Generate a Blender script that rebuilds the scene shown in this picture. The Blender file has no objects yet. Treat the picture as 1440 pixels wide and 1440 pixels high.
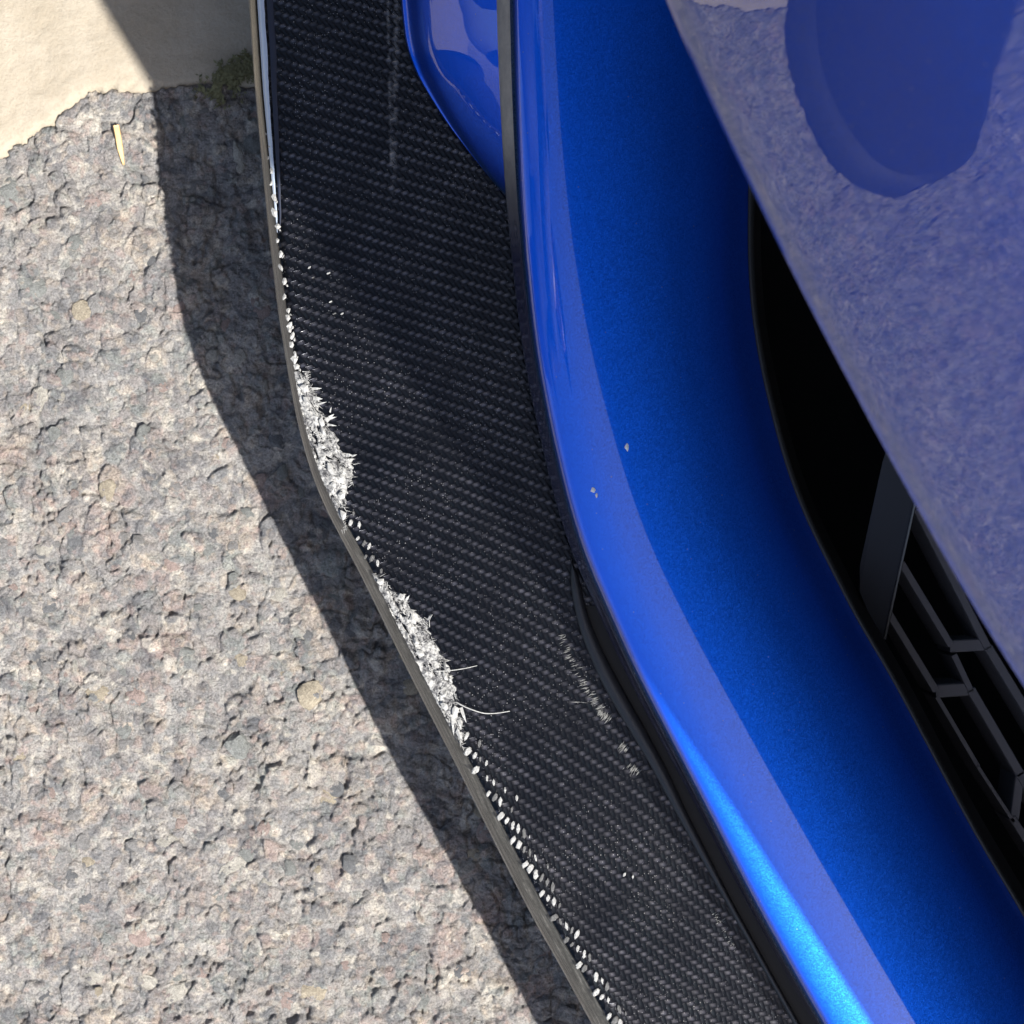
import bpy, bmesh, math, random
import numpy as np
from mathutils import Vector, Matrix

random.seed(7)
C = bpy.context.scene.collection
SC = bpy.context.scene

# ------------------------------------------------------------ camera
CAM_H = 0.80
FPX = 3500.0                     # focal length in pixels of the 1440 px photograph
cam_data = bpy.data.cameras.new('camera')
cam = bpy.data.objects.new('camera', cam_data)
C.objects.link(cam)
cam.location = (0, 0, CAM_H)
cam.rotation_euler = (0, 0, 0)
cam_data.sensor_width = 36
cam_data.lens = 36 * FPX / 1440
cam_data.clip_start = 0.01
cam_data.clip_end = 500
cam_data.dof.use_dof = True
cam_data.dof.focus_distance = 0.690
cam_data.dof.aperture_fstop = 50
SC.camera = cam

# ------------------------------------------------------------ sky, sun, exposure
SUN = Vector((0.497, -0.406, 1.0)).normalized()
elev = math.asin(SUN.z)
az = math.atan2(SUN.x, SUN.y)
world = bpy.data.worlds.new('World')
SC.world = world
world.use_nodes = True
wt = world.node_tree
for n in list(wt.nodes):
    wt.nodes.remove(n)
sky = wt.nodes.new('ShaderNodeTexSky')
sky.sky_type = 'NISHITA'
sky.sun_disc = False
sky.sun_elevation = elev
sky.sun_rotation = az
sky.air_density = 1.0
sky.dust_density = 2.5
bg = wt.nodes.new('ShaderNodeBackground')
bg.inputs['Strength'].default_value = 0.095
wo = wt.nodes.new('ShaderNodeOutputWorld')
wt.links.new(sky.outputs[0], bg.inputs[0])
wt.links.new(bg.outputs[0], wo.inputs[0])
sl = bpy.data.lights.new('sun', 'SUN')
sl.energy = 5.0
sl.angle = math.radians(0.53)
sl.color = (1.0, 0.96, 0.905)
so = bpy.data.objects.new('sun', sl)
C.objects.link(so)
so.rotation_euler = SUN.to_track_quat('Z', 'Y').to_euler()
SC.view_settings.view_transform = 'Standard'
SC.view_settings.look = 'None'
SC.view_settings.gamma = 1
SC.view_settings.use_curve_mapping = False
SC.view_settings.exposure = 1.06

# ------------------------------------------------------------ helpers
def P(u, v, z):
    """place a point of the photograph (1440 px) at height z"""
    k = (CAM_H - z) / FPX
    return np.array([(u - 720) * k, (720 - v) * k, z])

def curve(pts, smooth=45, lo=-2800, hi=6400):
    """smooth function u(v) through measured points, straight beyond the ends"""
    pts = sorted(pts)
    vs = np.array([p[0] for p in pts], float)
    us = np.array([p[1] for p in pts], float)
    g = np.arange(lo, hi, 5.0)
    y = np.interp(g, vs, us)
    s0 = (us[1] - us[0]) / (vs[1] - vs[0])
    s1 = (us[-1] - us[-2]) / (vs[-1] - vs[-2])
    y = np.where(g < vs[0], us[0] + (g - vs[0]) * s0, y)
    y = np.where(g > vs[-1], us[-1] + (g - vs[-1]) * s1, y)
    n = int(3 * smooth / 5)
    if n > 0:
        k = np.exp(-0.5 * (np.arange(-n, n + 1) * 5.0 / smooth) ** 2)
        k /= k.sum()
        a = np.arange(1, n + 1)
        yp = np.concatenate([y[0] - (y[1] - y[0]) * a[::-1], y, y[-1] + (y[-1] - y[-2]) * a])
        y = np.convolve(yp, k, 'valid')
    return lambda v: np.interp(v, g, y)

def catmull(P4, n):
    """refine a list of points (k,3) across, n sub steps per span"""
    P4 = np.asarray(P4)
    out = []
    K = len(P4)
    for i in range(K - 1):
        p0 = P4[i - 1] if i > 0 else 2 * P4[0] - P4[1]
        p1, p2 = P4[i], P4[i + 1]
        p3 = P4[i + 2] if i + 2 < K else 2 * P4[-1] - P4[-2]
        def tj(ti, a, b):
            return ti + max(np.linalg.norm(b - a), 1e-9) ** 0.5
        t0 = 0.0
        t1 = tj(t0, p0, p1); t2 = tj(t1, p1, p2); t3 = tj(t2, p2, p3)
        for s in range(n):
            t = t1 + (t2 - t1) * s / n
            A1 = (t1 - t) / (t1 - t0) * p0 + (t - t0) / (t1 - t0) * p1
            A2 = (t2 - t) / (t2 - t1) * p1 + (t - t1) / (t2 - t1) * p2
            A3 = (t3 - t) / (t3 - t2) * p2 + (t - t2) / (t3 - t2) * p3
            B1 = (t2 - t) / (t2 - t0) * A1 + (t - t0) / (t2 - t0) * A2
            B2 = (t3 - t) / (t3 - t1) * A2 + (t - t1) / (t3 - t1) * A3
            out.append((t2 - t) / (t2 - t1) * B1 + (t - t1) / (t2 - t1) * B2)
    out.append(P4[-1])
    return np.array(out)

def grid_mesh(name, G, mat, parent=None, smooth=True, flip=False, uv=None, uv2=None):
    """G: (n, m, 3) array of points -> one mesh object"""
    n, m = G.shape[:2]
    idx = np.arange(n * m).reshape(n, m)
    a = idx[:-1, :-1].ravel(); b = idx[:-1, 1:].ravel()
    c = idx[1:, 1:].ravel(); d = idx[1:, :-1].ravel()
    F = np.stack([a, b, c, d], 1)
    if flip:
        F = F[:, ::-1]
    me = bpy.data.meshes.new(name)
    nf = len(F)
    me.vertices.add(n * m)
    me.vertices.foreach_set('co', np.ascontiguousarray(G.reshape(-1), dtype=np.float32))
    me.loops.add(nf * 4)
    me.loops.foreach_set('vertex_index', np.ascontiguousarray(F.reshape(-1), dtype=np.int32))
    me.polygons.add(nf)
    me.polygons.foreach_set('loop_start', np.arange(0, nf * 4, 4, dtype=np.int32))
    me.polygons.foreach_set('loop_total', np.full(nf, 4, dtype=np.int32))
    me.update(calc_edges=True)
    if smooth:
        me.polygons.foreach_set('use_smooth', np.ones(nf, dtype=bool))
    for nm, U in (('weave', uv), ('plan', uv2)):
        if U is not None:
            L = me.uv_layers.new(name=nm)
            L.data.foreach_set('uv', np.ascontiguousarray(U.reshape(-1, 2)[F.reshape(-1)].reshape(-1), dtype=np.float32))
    me.materials.append(mat)
    o = bpy.data.objects.new(name, me)
    C.objects.link(o)
    if parent:
        o.parent = parent
    return o

def mesh_obj(name, verts, faces, mat, parent=None, smooth=False):
    me = bpy.data.meshes.new(name)
    me.from_pydata([tuple(float(c) for c in v) for v in verts], [], faces)
    me.update()
    if smooth:
        for p in me.polygons:
            p.use_smooth = True
    me.materials.append(mat)
    o = bpy.data.objects.new(name, me)
    C.objects.link(o)
    if parent:
        o.parent = parent
    return o

def tube(pts, r, sides=6, taper=None):
    """verts, faces of a tube through points"""
    pts = [Vector([float(c) for c in p]) for p in pts]
    V, F = [], []
    for i, p in enumerate(pts):
        d = (pts[min(i + 1, len(pts) - 1)] - pts[max(i - 1, 0)]).normalized()
        up = Vector((0, 0, 1)) if abs(d.z) < 0.9 else Vector((1, 0, 0))
        s = d.cross(up).normalized(); t = s.cross(d)
        rr = r if taper is None else r * taper[i]
        for k in range(sides):
            a = 2 * math.pi * k / sides
            V.append(p + (s * math.cos(a) + t * math.sin(a)) * rr)
    n = len(pts)
    for i in range(n - 1):
        for k in range(sides):
            k2 = (k + 1) % sides
            F.append((i * sides + k, i * sides + k2, (i + 1) * sides + k2, (i + 1) * sides + k))
    F.append(tuple(range(sides))[::-1])
    F.append(tuple((n - 1) * sides + k for k in range(sides)))
    return V, F

# value noise in numpy
def _hash(ix, iy, seed):
    h = (ix.astype(np.int64) * 374761393 + iy.astype(np.int64) * 668265263 + seed * 974634777) & 0xffffffff
    h = ((h ^ (h >> 13)) * 1274126177) & 0xffffffff
    h = ((h ^ (h >> 16)) * 2246822519) & 0xffffffff
    h = h ^ (h >> 15)
    return (h & 0xffffff).astype(np.float64) / 0xffffff

def vnoise(x, y, seed):
    ix = np.floor(x); iy = np.floor(y)
    fx = x - ix; fy = y - iy
    fx = fx * fx * fx * (fx * (fx * 6 - 15) + 10)
    fy = fy * fy * fy * (fy * (fy * 6 - 15) + 10)
    a = _hash(ix, iy, seed); b = _hash(ix + 1, iy, seed)
    c = _hash(ix, iy + 1, seed); d = _hash(ix + 1, iy + 1, seed)
    return (a * (1 - fx) + b * fx) * (1 - fy) + (c * (1 - fx) + d * fx) * fy * 1.0

def fbm(x, y, seed, octs=4, gain=0.5):
    s = 0; a = 1; tot = 0
    for o in range(octs):
        s = s + a * (vnoise(x, y, seed + o * 17) - 0.5)
        tot += a
        x = x * 2.03 + 11.3; y = y * 2.03 - 7.7; a *= gain
    return s / tot * 2

def cells(x, y, s, seed):
    """nearest and second nearest jittered cell: d1, d2, id, offset from centre"""
    X = x / s; Y = y / s
    ix = np.floor(X); iy = np.floor(Y)
    d1 = np.full(x.shape, 9.0); d2 = np.full(x.shape, 9.0)
    cid = np.zeros(x.shape); ox = np.zeros(x.shape); oy = np.zeros(x.shape)
    for dx in (-1, 0, 1):
        for dy in (-1, 0, 1):
            cx = ix + dx; cy = iy + dy
            px = cx + 0.1 + 0.8 * _hash(cx, cy, seed); py = cy + 0.1 + 0.8 * _hash(cx, cy, seed + 5)
            ex = X - px; ey = Y - py
            d = np.sqrt(ex * ex + ey * ey)
            near = d < d1
            d2 = np.where(near, d1, np.minimum(d2, d))
            cid = np.where(near, _hash(cx, cy, seed + 9), cid)
            ox = np.where(near, ex, ox); oy = np.where(near, ey, oy)
            d1 = np.where(near, d, d1)
    return d1, d2, cid, ox, oy

def sstep(a, b, x):
    t = np.clip((x - a) / (b - a), 0, 1)
    return t * t * (3 - 2 * t)

# ------------------------------------------------------------ materials
class NT:
    """small helper to write node trees"""
    def __init__(self, name):
        self.m = bpy.data.materials.new(name)
        self.m.use_nodes = True
        self.t = self.m.node_tree
        self.b = self.t.nodes['Principled BSDF']
    def n(self, typ, **kw):
        x = self.t.nodes.new(typ)
        for k, v in kw.items():
            setattr(x, k, v)
        return x
    def put(self, sock, v):
        if isinstance(v, bpy.types.NodeSocket):
            self.t.links.new(v, sock)
        else:
            sock.default_value = v
    def math(self, op, a, b=None, c=None, clamp=False):
        x = self.n('ShaderNodeMath', operation=op, use_clamp=clamp)
        self.put(x.inputs[0], a)
        if b is not None: self.put(x.inputs[1], b)
        if c is not None: self.put(x.inputs[2], c)
        return x.outputs[0]
    def mix(self, f, a, b):
        x = self.n('ShaderNodeMix', data_type='RGBA')
        self.put(x.inputs[0], f); self.put(x.inputs[6], a); self.put(x.inputs[7], b)
        return x.outputs[2]
    def ramp(self, f, stops):
        x = self.n('ShaderNodeValToRGB')
        while len(x.color_ramp.elements) < len(stops):
            x.color_ramp.elements.new(0.5)
        for e, (p, c) in zip(x.color_ramp.elements, stops):
            e.position = p; e.color = c if len(c) == 4 else (*c, 1)
        self.put(x.inputs[0], f)
        return x.outputs[0]
    def coords(self):
        return self.n('ShaderNodeTexCoord').outputs['Object']
    def noise(self, scale, detail=3, rough=0.5, vec=None):
        x = self.n('ShaderNodeTexNoise')
        x.inputs['Scale'].default_value = scale; x.inputs['Detail'].default_value = detail
        x.inputs['Roughness'].default_value = rough
        self.put(x.inputs['Vector'], vec if vec is not None else self.coords())
        return x.outputs['Fac']
    def bump(self, h, dist, strength=1.0):
        x = self.n('ShaderNodeBump')
        x.inputs['Distance'].default_value = dist; x.inputs['Strength'].default_value = strength
        self.put(x.inputs['Height'], h)
        return x.outputs[0]
    def set(self, **kw):
        for k, v in kw.items():
            self.put(self.b.inputs[k.replace('_', ' ')], v)

def m_paint():
    m = NT('blue_metallic_paint')
    vo = m.n('ShaderNodeTexVoronoi'); vo.inputs['Scale'].default_value = 3600
    m.put(vo.inputs['Vector'], m.coords())
    geo = m.n('ShaderNodeNewGeometry')
    v1 = m.n('ShaderNodeVectorMath', operation='SUBTRACT'); m.put(v1.inputs[0], vo.outputs['Color']); v1.inputs[1].default_value = (.5, .5, .5)
    v2 = m.n('ShaderNodeVectorMath', operation='SCALE'); m.put(v2.inputs[0], v1.outputs[0]); v2.inputs['Scale'].default_value = 0.20
    v3 = m.n('ShaderNodeVectorMath', operation='ADD'); m.put(v3.inputs[0], v2.outputs[0]); m.put(v3.inputs[1], geo.outputs['Normal'])
    v4 = m.n('ShaderNodeVectorMath', operation='NORMALIZE'); m.put(v4.inputs[0], v3.outputs[0])
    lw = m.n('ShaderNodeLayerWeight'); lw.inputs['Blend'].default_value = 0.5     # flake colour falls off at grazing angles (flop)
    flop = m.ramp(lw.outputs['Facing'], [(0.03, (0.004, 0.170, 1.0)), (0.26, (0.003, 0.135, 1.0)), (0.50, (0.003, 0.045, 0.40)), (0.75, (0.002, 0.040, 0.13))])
    v5 = m.n('ShaderNodeTexVoronoi'); v5.inputs['Scale'].default_value = 420; m.put(v5.inputs['Vector'], m.coords())
    s5 = m.n('ShaderNodeSeparateColor'); m.put(s5.inputs[0], v5.outputs['Color'])
    dust = m.math('MULTIPLY', m.math('LESS_THAN', v5.outputs['Distance'], 0.085), m.math('GREATER_THAN', s5.outputs[1], 0.82))
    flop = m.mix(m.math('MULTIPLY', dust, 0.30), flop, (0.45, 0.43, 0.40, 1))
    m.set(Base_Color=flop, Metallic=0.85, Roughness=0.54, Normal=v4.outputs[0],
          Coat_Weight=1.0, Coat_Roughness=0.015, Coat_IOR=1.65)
    return m.m

def m_carbon():
    m = NT('clear_coated_carbon_twill')
    uv = m.n('ShaderNodeUVMap'); uv.uv_map = 'weave'
    # threads wander a little
    sep = m.n('ShaderNodeSeparateXYZ'); m.put(sep.inputs[0], uv.outputs[0])
    w1 = m.math('MULTIPLY', m.math('SUBTRACT', m.noise(160, 2), 0.5), 0.55)
    w2 = m.math('MULTIPLY', m.math('SUBTRACT', m.noise(190, 2), 0.5), 0.55)
    X = m.math('ADD', sep.outputs[0], w1); Y = m.math('ADD', sep.outputs[1], w2)
    i = m.math('FLOOR', X); j = m.math('FLOOR', Y)
    md = m.math('FLOORED_MODULO', m.math('SUBTRACT', i, j), 4.0)
    weft = m.math('GREATER_THAN', md, 1.5)
    tw = m.math('DIVIDE', m.math('FLOORED_MODULO', m.math('ADD', m.math('SUBTRACT', Y, i), 1.0), 4.0), 2.0)
    tf = m.math('DIVIDE', m.math('FLOORED_MODULO', m.math('SUBTRACT', m.math('SUBTRACT', X, j), 2.0), 4.0), 2.0)
    def fmix(f, a, b):
        x = m.n('ShaderNodeMix', data_type='FLOAT'); m.put(x.inputs[0], f); m.put(x.inputs[2], a); m.put(x.inputs[3], b)
        return x.outputs[0]
    t = fmix(weft, tw, tf)
    c = fmix(weft, m.math('FRACT', X), m.math('FRACT', Y))
    st = m.math('SINE', m.math('MULTIPLY', m.math('MINIMUM', t, 1.0), math.pi))
    sc = m.math('SINE', m.math('MULTIPLY', c, math.pi))
    crown = m.math('MULTIPLY', m.math('POWER', st, 0.8), m.math('POWER', sc, 0.5))
    # fine fibre lines along each tow
    fib = m.math('SINE', m.math('MULTIPLY', c, 40.0))
    h = m.math('ADD', crown, m.math('MULTIPLY', fib, 0.02))
    tone = m.math('POWER', crown, 2.3)
    wn = m.n('ShaderNodeTexWhiteNoise', noise_dimensions='2D')
    cb = m.n('ShaderNodeCombineXYZ')
    m.put(cb.inputs[0], m.math('FLOOR', m.math('DIVIDE', m.math('ADD', X, Y), 2.0))); m.put(cb.inputs[1], m.math('ROUND', m.math('DIVIDE', m.math('SUBTRACT', X, Y), 4.0)))
    m.put(wn.inputs['Vector'], cb.outputs[0])
    big = m.ramp(m.noise(75, 4, 0.65), [(0.32, (0.25,) * 3), (0.68, (1.0,) * 3)])
    tone = m.math('MULTIPLY', tone, m.math('MULTIPLY', big, m.math('ADD', 0.55, m.math('MULTIPLY', wn.outputs['Value'], 0.6))))
    warp_c = m.mix(tone, (0.006, 0.007, 0.010, 1), (0.100, 0.100, 0.113, 1))
    weft_c = m.mix(tone, (0.003, 0.004, 0.007, 1), (0.009, 0.014, 0.018, 1))
    col = m.mix(weft, warp_c, weft_c)
    # dust on the clear coat: a thin film plus separate specks
    vo = m.n('ShaderNodeTexVoronoi'); vo.inputs['Scale'].default_value = 1700
    m.put(vo.inputs['Vector'], m.coords())
    speck = m.math('LESS_THAN', vo.outputs['Distance'], 0.26)
    sp = m.n('ShaderNodeSeparateColor'); m.put(sp.inputs[0], vo.outputs['Color'])
    speck = m.math('MULTIPLY', speck, m.math('GREATER_THAN', sp.outputs[0], 0.62))
    patch = m.ramp(m.noise(45, 4, 0.6), [(0.35, (0.15,) * 3), (0.65, (1,) * 3)])
    speck = m.math('MULTIPLY', speck, m.math('MULTIPLY', sp.outputs[1], patch))
    # old scratches near the wing corner
    pl = m.n('ShaderNodeUVMap'); pl.uv_map = 'plan'
    s2 = m.n('ShaderNodeSeparateXYZ'); m.put(s2.inputs[0], pl.outputs[0])
    u, v = s2.outputs[0], s2.outputs[1]
    def streak(u0, wdt, v1):
        d = m.math('ABSOLUTE', m.math('SUBTRACT', u, u0))
        a = m.math('SUBTRACT', 1.0, m.math('DIVIDE', d, wdt), clamp=True)
        b = m.math('MULTIPLY', m.math('SUBTRACT', v1, v), 20.0, clamp=True)
        return m.math('MULTIPLY', a, b)
    s = m.math('ADD', streak(m.math('ADD', 0.545, m.math('MULTIPLY', v, 0.025)), 0.0035, 0.27),
               streak(m.math('ADD', 0.558, m.math('MULTIPLY', v, -0.02)), 0.006, 0.285), clamp=True)
    s = m.math('MULTIPLY', s, m.ramp(m.noise(220, 4, 0.7), [(0.40, (0.0,) * 3), (0.7, (1,) * 3)]))
    film = m.math('MULTIPLY', patch, 0.014)
    dust = m.math('MAXIMUM', m.math('MAXIMUM', film, m.math('MULTIPLY', speck, 0.6)), m.math('MULTIPLY', s, 0.5))
    col = m.mix(dust, col, (0.32, 0.31, 0.30, 1))
    m.set(Base_Color=col, Metallic=m.math('MULTIPLY', m.math('SUBTRACT', 1.0, dust), 0.86), Roughness=0.19, Normal=m.bump(h, 0.00006),
          Specular_IOR_Level=0.5, Coat_Weight=m.math('SUBTRACT', 1.0, m.math('MULTIPLY', dust, 0.7)),
          Coat_Roughness=0.03, Coat_IOR=1.14)
    return m.m

def m_simple(name, col, rough, metallic=0.0, coat=0.0, bump=None, var=0.0, vscale=200):
    m = NT(name)
    c = (*col, 1)
    if var:
        n = m.noise(vscale, 5, 0.6)
        c = m.mix(n, tuple(x * (1 - var) for x in col) + (1,), tuple(min(1, x * (1 + var)) for x in col) + (1,))
    m.set(Base_Color=c, Roughness=rough, Metallic=metallic, Coat_Weight=coat)
    if bump:
        m.set(Normal=m.bump(m.noise(bump[0], 5, 0.65), bump[1]))
    return m.m

def m_laminate():
    m = NT('sanded_laminate_edge')
    at = m.n('ShaderNodeUVMap'); at.uv_map = 'plan'
    mp = m.n('ShaderNodeMapping'); m.put(mp.inputs[0], at.outputs[0]); mp.inputs['Scale'].default_value = (0.7, 0.35, 1)
    n1 = m.noise(7, 4, 0.65, mp.outputs[0])
    m2 = m.n('ShaderNodeMapping'); m.put(m2.inputs[0], at.outputs[0]); m2.inputs['Scale'].default_value = (1.0, 4.0, 1)
    n2 = m.noise(6, 3, 0.6, m2.outputs[0])
    f = m.math('ADD', m.math('MULTIPLY', n1, 0.7), m.math('MULTIPLY', n2, 0.3))
    sx = m.n('ShaderNodeSeparateXYZ'); m.put(sx.inputs[0], at.outputs[0])
    wob = m.math('MULTIPLY', m.math('SUBTRACT', n2, 0.5), 0.5)
    def ply(c, w):
        return m.math('SUBTRACT', 1.0, m.math('DIVIDE', m.math('ABSOLUTE', m.math('SUBTRACT', m.math('ADD', sx.outputs[0], wob), c)), w), clamp=True)
    f = m.math('SUBTRACT', f, m.math('MULTIPLY', m.math('ADD', ply(0.85, 0.09), m.math('MULTIPLY', ply(1.35, 0.07), 0.8)), 0.30))
    f = m.math('ADD', f, m.math('MULTIPLY', ply(1.64, 0.12), 0.24))
    col = m.ramp(f, [(0.34, (0.010, 0.010, 0.009)), (0.46, (0.034, 0.034, 0.031)), (0.58, (0.080, 0.077, 0.069)), (0.72, (0.22, 0.21, 0.19))])
    m.set(Base_Color=col, Roughness=0.38, Coat_Weight=0.5, Coat_Roughness=0.15, Normal=m.bump(f, 0.0004))
    return m.m

def m_asphalt():
    m = NT('asphalt')
    at = m.n('ShaderNodeAttribute'); at.attribute_name = 'Col'
    n1 = m.noise(1500, 5, 0.7); n2 = m.noise(420, 5, 0.7)
    g = m.ramp(n1, [(0.3, (0.50,) * 3), (0.7, (1.5,) * 3)])
    x = m.n('ShaderNodeMix', data_type='RGBA', blend_type='MULTIPLY')
    x.inputs[0].default_value = 1.0
    m.put(x.inputs[6], at.outputs['Color']); m.put(x.inputs[7], g)
    h = m.math('ADD', n1, m.math('MULTIPLY', n2, 1.6))
    va = m.n('ShaderNodeTexVoronoi'); va.inputs['Scale'].default_value = 210; m.put(va.inputs['Vector'], m.coords())
    vc = m.n('ShaderNodeSeparateColor'); m.put(vc.inputs[0], va.outputs['Color'])
    y = m.n('ShaderNodeMix', data_type='RGBA', blend_type='MULTIPLY'); y.inputs[0].default_value = 1.0
    m.put(y.inputs[6], x.outputs[2])
    m.put(y.inputs[7], m.ramp(vc.outputs[0], [(0.0, (0.80, 0.80, 0.82)), (0.5, (1.0, 1.0, 1.0)), (1.0, (1.22, 1.20, 1.16))]))
    m.set(Base_Color=y.outputs[2], Roughness=0.85, Specular_IOR_Level=0.25, Normal=m.bump(h, 0.0017))
    return m.m

def m_stone(name, col):
    m = NT(name)
    n1 = m.noise(9, 6, 0.75); n2 = m.noise(2.2, 4, 0.6)
    f = m.math('ADD', m.math('MULTIPLY', n1, 0.6), m.math('MULTIPLY', n2, 0.4))
    c = m.mix(m.math('MULTIPLY', m.math('SUBTRACT', f, 0.36), 3.6, clamp=True),
              tuple(x * 0.55 for x in col) + (1,), tuple(min(1, x * 1.4) for x in col) + (1,))
    m.set(Base_Color=c, Roughness=0.8, Specular_IOR_Level=0.3, Normal=m.bump(f, 0.0022))
    return m.m

def m_concrete():
    m = NT('pale_concrete')
    n1 = m.noise(900, 6, 0.7); n2 = m.noise(60, 4, 0.6)
    c = m.mix(m.ramp(n2, [(0.3, (0,) * 3), (0.7, (1,) * 3)]), (0.315, 0.275, 0.212, 1), (0.37, 0.33, 0.268, 1))
    c = m.mix(m.ramp(n1, [(0.35, (0.35,) * 3), (0.55, (0,) * 3)]), c, (0.25, 0.205, 0.15, 1))
    m.set(Base_Color=c, Roughness=0.9, Specular_IOR_Level=0.2, Normal=m.bump(n1, 0.0004))
    return m.m

def m_fray():
    m = NT('splintered_white_resin')
    n1 = m.noise(900, 5, 0.7); n2 = m.noise(260, 4, 0.6)
    f = m.math('ADD', m.math('MULTIPLY', n1, 0.55), m.math('MULTIPLY', n2, 0.45))
    c = m.ramp(f, [(0.39, (0.015, 0.015, 0.017)), (0.45, (0.09, 0.09, 0.095)), (0.51, (0.25, 0.25, 0.245)), (0.60, (0.40, 0.40, 0.385))])
    m.set(Base_Color=c, Roughness=0.4, Normal=m.bump(f, 0.0008), Specular_IOR_Level=0.5)
    return m.m

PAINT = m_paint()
CARBON = m_carbon()
LAMIN = m_laminate()
ASPHALT = m_asphalt()
CONCRETE = m_concrete()
FRAY = m_fray()
CHIP = m_simple('white_resin_chip', (0.34, 0.34, 0.33), 0.35, bump=(1500, 0.0003), var=0.25, vscale=900)
BLACK = m_simple('plain_black', (0.006, 0.006, 0.007), 0.55)
DARKPL = m_simple('dark_grey_plastic', (0.17, 0.165, 0.18), 0.5, bump=(2500, 0.00008))
RUBBER = m_simple('black_rubber', (0.026, 0.026, 0.029), 0.42, bump=(1800, 0.0001), var=0.3)
TRIMM = m_simple('grey_edge_trim', (0.03, 0.031, 0.033), 0.45, bump=(1500, 0.00008))
STRAW = m_simple('dry_straw', (0.62, 0.42, 0.20), 0.6, var=0.25, vscale=700)
MOSSM = m_simple('moss', (0.13, 0.125, 0.06), 0.8, var=0.5, vscale=300)

def struct(o):
    o['kind'] = 'structure'
    return o

# ------------------------------------------------------------ the ground
def axis(dense0, dense1, ds, med0, med1, ms, far):
    a = list(np.arange(dense0, dense1, ds))
    b = list(np.arange(med0, dense0 - ms * 0.5, ms))
    c = list(np.arange(dense1, med1, ms))
    lo, hi = [], []
    s = ms * 1.5; x = med0
    while x > -far:
        x -= s; lo.append(x); s *= 1.35
    s = ms * 1.5; x = c[-1] if c else dense1
    while x < far:
        x += s; hi.append(x); s *= 1.35
    return np.array(lo[::-1] + b + a + c + hi)

# border between asphalt and the pale concrete, y as a function of x (metres)
_bp = [(-1800, 1500), (-1250, 1025), (-855, 665), (-500, 430), (-150, 275), (0, 217), (20, 210), (37, 204), (67, 180), (107, 147), (143, 133), (167, 124), (213, 127),
       (250, 124), (283, 123), (350, 126), (500, 120), (900, 100), (1800, 60)]
_bx = np.array([(p[0] - 720) * CAM_H / FPX for p in _bp]); _by = np.array([(720 - p[1]) * CAM_H / FPX for p in _bp])
def border(x, y):
    """signed distance-like value, > 0 on the concrete side"""
    yb = np.interp(x, _bx, _by)
    j = 0.0028 * fbm(x * 90, y * 90, 71, 3) + 0.0016 * fbm(x * 420, y * 420, 72, 3)
    return y - yb + j

def asphalt_field(x, y):
    wx = x + 0.0012 * fbm(x * 260, y * 260, 3, 2); wy = y + 0.0012 * fbm(x * 260 + 40, y * 260, 4, 2)
    h = np.zeros(x.shape)
    base = np.stack([np.full(x.shape, v) for v in (0.305, 0.297, 0.287)], -1)
    tn = fbm(x * 55, y * 55, 21, 4)
    base *= (1.12 + 0.24 * tn)[..., None]
    pal = 1.15 * np.array([(0.24, 0.235, 0.235), (0.30, 0.285, 0.27), (0.18, 0.185, 0.19), (0.36, 0.31, 0.26), (0.33, 0.26, 0.235),
                    (0.22, 0.235, 0.225), (0.27, 0.25, 0.24), (0.47, 0.44, 0.39), (0.13, 0.135, 0.145), (0.28, 0.255, 0.24)])
    for (s, dens, amp, seed, cm) in ((0.0135, 0.50, 0.00125, 31, 0.75), (0.0066, 0.50, 0.00110, 41, 0.7), (0.0034, 0.6, 0.00080, 51, 0.6), (0.0017, 0.6, 0.00045, 56, 0.5)):
        d1, d2, cid, ox, oy = cells(wx, wy, s, seed)
        on = (cid < dens).astype(float)
        prof = sstep(0.02, 0.26, d2 - d1)
        r2 = (cid * 37.7) % 1.0; r3 = (cid * 91.3) % 1.0
        tilt = (r2 - 0.5) * ox + (r3 - 0.5) * oy
        hh = amp * (prof * (0.35 + 0.9 * r3) + 1.1 * tilt * prof)
        h += np.where(on > 0, hh, amp * 0.15 * prof)
        ci = (cid / dens * len(pal)).astype(int) % len(pal)
        cc = pal[ci]
        k = (on * prof * cm)[..., None]
        base = base * (1 - k) + cc * k
    h += 0.00085 * fbm(x * 320, y * 320, 61, 4, 0.65)
    # worn cracks where the binder has gone
    ridge = np.abs(fbm(x * 120 + 3, y * 95, 81, 3))
    h -= 0.0016 * (1 - sstep(0.0, 0.10, ridge)) * sstep(0.0, 0.3, fbm(x * 60, y * 60, 82, 2) + 0.1)
    h += 0.0016 * fbm(x * 24, y * 24, 63, 2)
    return h, np.clip(base, 0, 1)

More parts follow.
